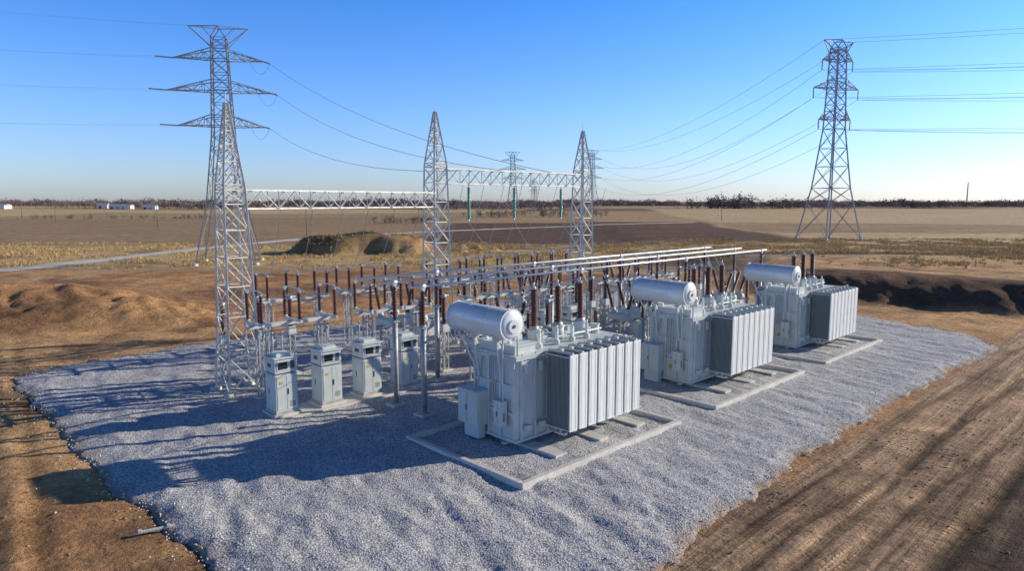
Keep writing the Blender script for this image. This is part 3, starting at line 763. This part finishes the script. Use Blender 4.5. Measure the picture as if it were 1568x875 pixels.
for i in range(7000):
    ang=rng.uniform(-.82,.82);D=1250+250*float(vn(ang*6,0,310))+rng.normal(0,60)+(500 if rng.uniform()<.35 else 0)
    dn=float(vn(ang*22,D/900,300))*.6+float(vn(ang*70,3,301))*.4
    if dn<.30: continue
    tr.append((D*math.tan(ang),D,rng.uniform(7,15)*(.45+.9*dn)))
foliage('distant_tree_line',tr,[M['crown']],45,.75)
tr=[]
def belt(x0,y0,x1,y1,n,h0,h1,w=12):
    for i in range(n):
        t=rng.uniform();tr.append((x0+(x1-x0)*t+rng.normal(0,w),y0+(y1-y0)*t+rng.normal(0,w),rng.uniform(h0,h1)))
belt(-620,930,-330,930,130,7,14);belt(210,860,440,900,110,7,15,14);belt(560,1000,800,1050,80,8,13);belt(-110,800,80,850,80,6,12,20);belt(250,860,300,870,30,12,20,8)
foliage('distant_woodland',tr,[M['crown']],80,.55)
tr=[]
belt(-300,420,-165,400,60,1.5,3.5,5);belt(-62,330,-34,335,30,2,5,4);belt(-20,440,60,450,50,2.5,6,6)
foliage('hedgerow',tr,[M['bush']],80,.55)
def tufts(name,px,py,hh):
    n=len(px);k=6;pz=gh(px,py)
    an=rng.uniform(0,6.28,(n,k));r=rng.uniform(.02,.22,(n,k));bx=px[:,None]+r*np.cos(an);by=py[:,None]+r*np.sin(an)
    H=hh[:,None]*rng.uniform(.5,1.1,(n,k));w=.035+hh[:,None]*.05;a2=rng.uniform(0,3.14,(n,k))
    z=np.repeat(pz[:,None],k,1)
    v0=np.stack([bx-w*np.cos(a2),by-w*np.sin(a2),z-.05],2);v1=np.stack([bx+w*np.cos(a2),by+w*np.sin(a2),z-.05],2)
    v2=np.stack([bx+r*np.cos(an)*1.3,by+r*np.sin(an)*1.3,z+H],2)
    V=np.stack([v0,v1,v2],2).reshape(-1,3);return np_mesh(name,V,np.arange(len(V)).reshape(-1,3),[M['grass']])
n=70000;px=rng.uniform(-130,170,n);py=rng.uniform(84,190,n)
band=ss(py,108,122)*(1-ss(py,165,185))+ss(px,40,60)*ss(py,84,92);k=(rng.uniform(0,1,n)<band*ss(fbm(px/8,py/8,3,400),-.3,.3));px=px[k];py=py[k]
rd=np.min(np.abs(px[:,None]-P[None,:,0])+np.abs(py[:,None]-P[None,:,1]),1);k=rd>3.8;px=px[k];py=py[k]
tufts('dry_grass',px,py,rng.uniform(.2,.7,len(px)))

# ---------------------------------------------------------------- light, sky, camera
w=bpy.data.worlds.new('World');sc.world=w;w.use_nodes=True;nt=w.node_tree
bg=nt.nodes['Background'];sky=nt.nodes.new('ShaderNodeTexSky');sky.sky_type='NISHITA';sky.sun_disc=False
sky.sun_elevation=SUN_EL;sky.sun_rotation=math.radians(90)-SUN_AZ;sky.air_density=1.0;sky.dust_density=.5;sky.ozone_density=2.0;sky.altitude=50
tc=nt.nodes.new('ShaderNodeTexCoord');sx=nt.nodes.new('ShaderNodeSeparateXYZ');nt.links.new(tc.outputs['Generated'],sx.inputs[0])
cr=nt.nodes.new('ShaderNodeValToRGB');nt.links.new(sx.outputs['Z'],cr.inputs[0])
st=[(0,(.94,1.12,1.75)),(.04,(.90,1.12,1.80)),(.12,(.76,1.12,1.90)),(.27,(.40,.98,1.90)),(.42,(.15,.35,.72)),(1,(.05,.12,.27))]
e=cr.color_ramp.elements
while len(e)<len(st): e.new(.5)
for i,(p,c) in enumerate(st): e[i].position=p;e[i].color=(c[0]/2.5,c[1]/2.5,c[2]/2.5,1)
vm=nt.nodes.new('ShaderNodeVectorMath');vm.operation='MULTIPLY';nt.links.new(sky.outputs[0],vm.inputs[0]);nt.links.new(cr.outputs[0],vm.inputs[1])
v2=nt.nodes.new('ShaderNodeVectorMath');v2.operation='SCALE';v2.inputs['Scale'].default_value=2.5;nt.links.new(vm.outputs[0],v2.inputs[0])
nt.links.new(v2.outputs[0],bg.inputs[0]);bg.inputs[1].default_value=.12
sl=bpy.data.lights.new('sun','SUN');sl.energy=5;sl.angle=math.radians(.5);sl.color=(1,.90,.75)
so=bpy.data.objects.new('sun',sl);COL.objects.link(so)
sd_=Vector((math.cos(SUN_EL)*math.cos(SUN_AZ),math.cos(SUN_EL)*math.sin(SUN_AZ),math.sin(SUN_EL)))
so.rotation_euler=sd_.to_track_quat('Z','Y').to_euler();so.location=(60,20,60)
cam=bpy.data.cameras.new('camera');cam.lens=24;cam.sensor_width=36;cam.clip_end=20000;cam.clip_start=.1
co=bpy.data.objects.new('camera',cam);COL.objects.link(co);co.location=(0,0,11);co.rotation_euler=(math.radians(90-7.06),0,0)
sc.camera=co
sc.view_settings.view_transform='Standard';sc.view_settings.look='None';sc.view_settings.exposure=0
